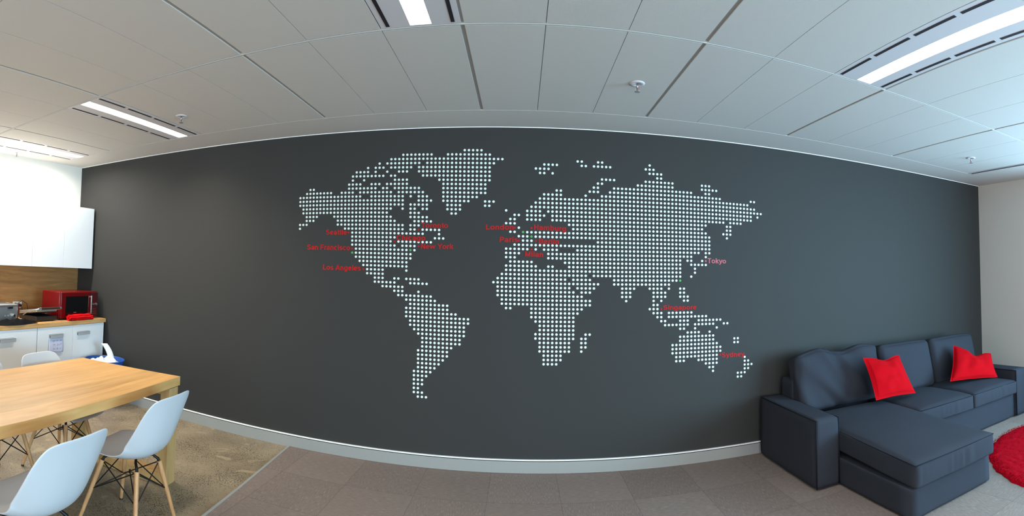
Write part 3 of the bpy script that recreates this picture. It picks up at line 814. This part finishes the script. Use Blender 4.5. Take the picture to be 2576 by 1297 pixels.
# black cloth slumped in front of the toaster
def heap(name, label, cat, cx_, cy_, ax, ay, hgt, material, rz, seed, z0):
    b = MB()
    def f(u, v):
        a = u * math.tau; r = v
        rr = 1 + .22 * noise.noise(Vector((math.cos(a) * 1.4, math.sin(a) * 1.4, seed)))
        x = ax * rr * r * math.cos(a); y = ay * rr * r * math.sin(a)
        h_ = hgt * max(0, (1 - r ** 2.6)) * (.75 + .5 * noise.noise(Vector((x * 9, y * 9, seed)))) + .034 * abs(noise.noise(Vector((x * 16 + y * 9, y * 7, seed + 3)))) * (1 - r ** 6)
        return (x, y, max(.0008, h_))
    b.grid(f, 48, 16); bmesh.ops.remove_doubles(b.bm, verts=b.bm.verts[:], dist=.0004)
    b.bm.faces.ensure_lookup_table()
    o = b.build(name, material, None, True); o.location = (cx_, cy_, z0); o.rotation_euler = (0, 0, rz)
    return tag(o, label, cat)
p = P0 + D * 1.35
heap('black_cloth', 'crumpled black cloth on the worktop before the toaster', 'cloth', p.x - .078, p.y, .085, .30, .05, M_blackcloth, ANG, 4, CTZ)

# wall socket with two black plugs and a looping cord
soc = thing('wall_socket', 'white double wall socket on the oak splashback behind the toaster', 'socket', (XL + .0135, 3.02, 1.0))
MB().box(0, .009, -.06, .06, -.036, .036, .003, 2).build('face_plate', M_socket, soc)
soc_hole = MB()
for yy in (-.028, .026): soc_hole.cyl((.0085, yy, 0), (.0096, yy, 0), .022, .022, 20)
soc_hole.build('recess', M_cab_side, soc)
def plug(dy, dz, lab):
    t = thing('plug', lab, 'plug', (XL + .0235, 3.02 + dy, 1.0 + dz), 0, 'black plugs in the wall socket')
    MB().cyl((0, 0, 0), (.034, 0, 0), .02, .014, 16).build('body', M_blackplastic, t, True, 40)
    return t
pl = plug(-.028, .004, 'black plug whose cord loops out and down behind the toaster')
MB().tube([(.034, 0, 0), (.06, .008, .026), (.07, .048, .051), (.075, .108, .016), (.075, .128, -.064), (.06, .123, -.105)], .0035, 8).build('cord', M_blackplastic, pl, True)
pl = plug(.026, -.004, 'black plug under the loop of the other plug\'s cord')
MB().tube([(.03, 0, 0), (.045, .004, -.02), (.045, .012, -.06), (.04, .02, -.10)], .0035, 8).build('cord', M_blackplastic, pl, True)

# note hanging from the second handle
pn = kit('paper_note', 'pale paper note with blue scribbles hanging on a cabinet door', 'note', .785, 0, -.012)
b = MB(); b.grid(lambda u, v: (.003 + .012 * math.sin(v * 1.9) * (1 - u) + .004 * math.sin(u * 5), -.115 + v * .21 - .01 * (1 - u), .575 + u * .15 + .006 * math.sin(v * 6) * (1 - u)), 10, 10)
o = b.build('sheet', M_note, pn, True); sol = o.modifiers.new('thick', 'SOLIDIFY'); sol.thickness = .0004
b = MB(); random.seed(3)
for row in range(3):
    zc = .695 - row * .042
    for wd_ in range(3):
        yy = -.07 + wd_ * .05 + random.uniform(-.008, .008)
        pts = [(.0125 + .004 * math.sin(row), yy + k * .0045, zc + random.uniform(-.011, .011)) for k in range(8)]
        b.tube(pts, .0013, 5)
b.build('scribble', M_ink, o)

# waste bin, with paper
bc = Vector((-3.99, 3.63)); 
t = thing('waste_bin', 'blue plastic waste bin full of white paper beside the charcoal wall', 'bin', (bc.x, bc.y, 0))
BH = .485
b = MB(); b.lathe([(.0, .004), (.145, .004), (.15, .0), (.155, .01), (.205, BH - .02), (.217, BH - .014), (.219, BH), (.211, BH + .002), (.201, BH - .012), (.148, .014), (0, .014)], 48)
b.build('body', M_bin, t, True, 50)
b = MB()
def paper(u, v):
    a = u * math.tau; r = v * .185
    return (r * math.cos(a), r * math.sin(a), BH - .06 + .085 * (1 - v ** 4) * (.6 + .9 * noise.noise(Vector((r * math.cos(a) * 14, r * math.sin(a) * 14, 2)))))
b.grid(paper, 40, 12); bmesh.ops.remove_doubles(b.bm, verts=b.bm.verts[:], dist=.0004)
pp = tag(b.build('paper_waste', M_paper, None), 'crumpled white paper heaped in the blue bin, a long strip standing up', 'waste paper'); pp.location = (bc.x, bc.y, 0)
_ux = lambda x, y: (math.hypot(x, y) / .185); _hz = max(paper((math.atan2(y, x) / math.tau) % 1, _ux(x, y))[2] for x, y in ((.02, .03), (.045, .06), (.065, .08), (.03, .045), (.055, .07)))
b = MB(); b.grid(lambda u, v: (.02 + .045 * v - .055 * u * u, .03 + .05 * v - .06 * u * u, _hz + .0012 + (.165 + BH - _hz) * u), 10, 3)
sp = b.build('paper_strip', M_paper, pp, True); sol = sp.modifiers.new('thick', 'SOLIDIFY'); sol.thickness = .0012
sp['label'] = 'curling paper strip standing up out of the heap'

# ------------------------------------------------------------------ sofa
SX, SY = 2.02, 3.86
sofa = thing('corner_sofa', 'dark blue-grey fabric sofa with chaise, wide low arms, under the map', 'sofa', (SX, SY, 0), math.radians(-1.2))
AW = .205; CW = .80; SW = 2.49; DEP = .90; CHD = 1.65; AH = .505
def seam_box(x0, x1, y0, y1, z0, z1, r=.02, cuts=10, **k):
    b = rbox((x1 - x0) / 2, (y1 - y0) / 2, (z1 - z0) / 2, r, cuts, **k)
    b.transform(Matrix.Translation(((x0 + x1) / 2, (y0 + y1) / 2, (z0 + z1) / 2))); return b
def spart(b, name, parent=sofa, material=None, label=None):
    m_ = MB(); m_.bm.free(); m_.bm = b
    o = m_.build(name, material or M_sofa, parent, True)
    if label: o['label'] = label
    return o
def ring(parent, x0, x1, y0, y1, z, r=.004, name='piping', off=.0):
    pts = []
    n = 12
    for a, b_ in (((x0, y0), (x1, y0)), ((x1, y0), (x1, y1)), ((x1, y1), (x0, y1)), ((x0, y1), (x0, y0))):
        for k in range(n): pts.append((a[0] + (b_[0] - a[0]) * k / n, a[1] + (b_[1] - a[1]) * k / n, z))
    pts.append(pts[0])
    return MB().tube(pts, r, 6).build(name, M_sofa_pipe, parent, True)
armL = spart(seam_box(0, AW, -DEP, 0, .012, AH, .022, 12, wob=.004, ws=5, seed=1), 'armrest')
armR = spart(seam_box(SW, SW + AW, -DEP, 0, .012, AH, .022, 12, wob=.004, ws=5, seed=2), 'armrest')
for a, x0 in ((armL, 0), (armR, SW)):
    for xx in (x0 + .004, x0 + AW - .004): MB().tube([(xx, -.05, AH - .008), (xx, -DEP + .004, AH - .008), (xx, -DEP + .002, .02)], .004, 6).build('piping', M_sofa_pipe, a, True)
# fabric-covered bases with hanging skirts, back frame
spart(seam_box(AW + .002, AW + CW, -CHD, -.06, .012, .205, .014, 12, wob=.004, ws=6, seed=3), 'chaise_base')
spart(seam_box(AW + CW + .003, SW - .002, -DEP + .03, -.06, .012, .265, .014, 10, wob=.003, ws=6, seed=4), 'seat_base')
spart(seam_box(AW + .002, SW - .002, -.22, -.002, .02, .66, .03, 10), 'back_frame')
# loose cushions
def chaise_shape(out, q):
    out = pleat(out, q).copy(); out.z -= .048 * (.5 - q.y * .5) ** 1.3
    return out
def pleat(out, q):
    # slight vertical gathers on the chaise cushion's front
    if q.y < -.9 and abs(q.z) < .99:
        out = out.copy(); out.y += .007 * math.sin(out.x * 85 + 2 * math.sin(out.x * 21)) * (1 - q.z * q.z) * (.5 + .5 * math.sin(out.x * 13 + 1))
    return out
ch = spart(seam_box(AW + .006, AW + CW + .012, -CHD - .035, -.40, .258, .408, .016, 34, bulge=(.004, .004, .006, 0, 0, .036), wob=.006, ws=3.2, seed=5, extra=chaise_shape), 'chaise_cushion')
for k in range(2):
    w_ = (SW - AW - CW - .02) / 2; xa = AW + CW + .016 + k * w_
    c_ = spart(seam_box(xa, xa + w_ - .006, -DEP - .015, -.20, .262, .398, .016, 26, bulge=(0, 0, .008, 0, 0, .038), wob=.005, extra=pleat, ws=4, seed=8 + k), 'seat_cushion')
    ring(c_, xa + .008, xa + w_ - .014, -DEP - .015, -.21, .392, .003)
_r = ring(ch, AW + .009, AW + CW + .009, -CHD - .035, -.41, .402, .003)
for v in _r.data.vertices:
    t_ = (v.co.y + .40) / (-CHD - .035 + .40)
    v.co.z -= .048 * max(0, t_) ** 1.3
def back_cushion(x0, x1, seed, crumple=0.0, h=.47, lean=13):
    hx, hz = (x1 - x0) / 2, h / 2
    def ex(out, q):
        out = out.copy()
        if crumple and q.y < -.3:
            f1 = math.exp(-((q.x - .12 + .25 * q.z) ** 2) / .006) * max(0, min(1, q.z + .6)) * .9
            f2 = math.exp(-((q.x - .02 + .3 * q.z) ** 2) / .004) * max(0, q.z + .2)
            f3 = math.exp(-((q.x + .25 + .55 * (q.z + .8)) ** 2) / .010) * max(0, -q.z)
            out.y += crumple * (f1 + f2 * .8 + f3) * .06
            out.y -= crumple * .014 * math.sin(q.x * 9 + q.z * 4)
        if crumple: out.z += -.03 * max(0, q.z) * (1 - abs(q.x)) * math.sin(q.x * 5 + 1) - .035 * max(0, q.z) * max(0, -q.x) ** 2
        return out
    b = rbox(hx, .085, hz, .05, 26, bulge=(0, 0, .035, .02, 0, .012), wob=.008 + .006 * crumple, ws=3.5, seed=seed, extra=ex)
    b.transform(Matrix.Translation(((x0 + x1) / 2, -.275, .392 + hz)) @ Matrix.Translation((0, 0, -hz)) @ Matrix.Rotation(math.radians(-lean), 4, 'X') @ Matrix.Translation((0, 0, hz)))
    o = spart(b, 'back_cushion')
    # piping around the front edge
    Mx = Matrix.Translation(((x0 + x1) / 2, -.275, .392)) @ Matrix.Rotation(math.radians(-lean), 4, 'X') @ Matrix.Translation((0, 0, hz))
    return o
back_cushion(AW + .01, AW + .93, 21, 1.0, .49, 14)
back_cushion(AW + .945, AW + 1.625, 22, 0.0, .475, 13)
back_cushion(AW + 1.64, SW + .06, 23, 0.0, .47, 13)

# red cushions
def throw(name, label, c, thick, sag, seed):
    c = [Vector(p) for p in c]   # top-left, top-right, bottom-right, bottom-left
    nrm = (c[1] - c[0]).cross(c[3] - c[0]).normalized()
    ctr = sum(c, Vector()) / 4
    if nrm.dot(Vector((0, 0, 1.5)) - ctr + Vector((0, -ctr.y, 0)) * 0) < 0 and nrm.y > 0: nrm = -nrm
    if nrm.y > 0: nrm = -nrm
    b = MB()
    def S(side):
        def f(u, v):
            # bilinear, with concave sides
            s = .055
            uu = .5 + (u - .5) * (1 - s * math.sin(math.pi * v)); vv = .5 + (v - .5) * (1 - s * math.sin(math.pi * u))
            p = (c[0] * (1 - uu) + c[1] * uu) * (1 - vv) + (c[3] * (1 - uu) + c[2] * uu) * vv
            e = (1 - abs(2 * u - 1) ** 2.2) * (1 - abs(2 * v - 1) ** 2.2)
            flange = min(u, 1 - u, v, 1 - v) < .035
            t = 0 if flange else thick * max(0, e) ** .55
            t += .010 * noise.noise(Vector((u * 5, v * 5, seed))) * e * 2
            p = p + nrm * side * t
            p += (c[3] - c[0]).normalized() * sag * math.exp(-((u - .55) / .2) ** 2) * (1 - v) ** 2
            p += nrm * (-.02 * sag * 8 * math.exp(-((u - .55) / .12) ** 2) * math.exp(-((v - .12) / .2) ** 2)) * side
            return p
        return f
    b.grid(S(1), 36, 36); b.grid(S(-.55), 36, 36)
    bmesh.ops.remove_doubles(b.bm, verts=b.bm.verts[:], dist=.002)
    o = b.build(name, M_cushion, None, True)
    return tag(o, label, 'cushion', 'red cushions on the sofa')
throw('throw_cushion', 'square red cushion leaning in the sofa corner next to the chaise',
      [at_y(2171, 899, 3.40), at_y(2261, 892, 3.40), at_y(2304, 988, 3.20), at_y(2204, 1007, 3.20)], .062, .03, 1)
throw('throw_cushion', 'slumped red cushion with a dented top on the seat farthest from the chaise',
      [at_y(2398.6, 868, 3.42), at_y(2493, 888, 3.26), at_y(2510, 948, 3.06), at_y(2390, 959, 3.22)], .065, .075, 5)

# ------------------------------------------------------------------ round shag rug
rc = Vector((4.01, 1.68)); RR = 1.02
b = MB()
def rugf(u, v):
    a = u * math.tau; r = RR * v * (1 + .006 * math.sin(a * 23) + .004 * math.sin(a * 57))
    z = .022 * (1 - v ** 30) + .006 * noise.noise(Vector((r * math.cos(a) * 22, r * math.sin(a) * 22, 1)))
    return (r * math.cos(a), r * math.sin(a), max(.0, z))
b.grid(rugf, 300, 90); bmesh.ops.remove_doubles(b.bm, verts=b.bm.verts[:], dist=.0003)
rug = b.build('round_rug', M_rug, None, True); rug.location = (rc.x, rc.y, .0075)
tag(rug, 'round red shaggy rug on the carpet in front of the sofa', 'rug')
b = MB(); random.seed(11)
for k in range(32000):
    a = random.uniform(0, math.tau); r = RR * math.sqrt(random.random()) * 1.003
    x, y = r * math.cos(a), r * math.sin(a)
    th_ = random.uniform(0, math.tau); wv = .003; lx, ly = random.uniform(-.009, .009), random.uniform(-.009, .009)
    h_ = random.uniform(.006, .012)
    dx_, dy_ = wv * math.cos(th_), wv * math.sin(th_)
    v0 = b.bm.verts.new((x - dx_, y - dy_, .016)); v1 = b.bm.verts.new((x + dx_, y + dy_, .016)); v2 = b.bm.verts.new((x + lx, y + ly, .016 + h_))
    b.bm.faces.new((v0, v1, v2))
me = bpy.data.meshes.new('pile'); b.bm.to_mesh(me); b.bm.free(); me.materials.append(M_rug)
po = bpy.data.objects.new('pile', me); COL.objects.link(po); po.parent = rug; po['kind'] = 'stuff'
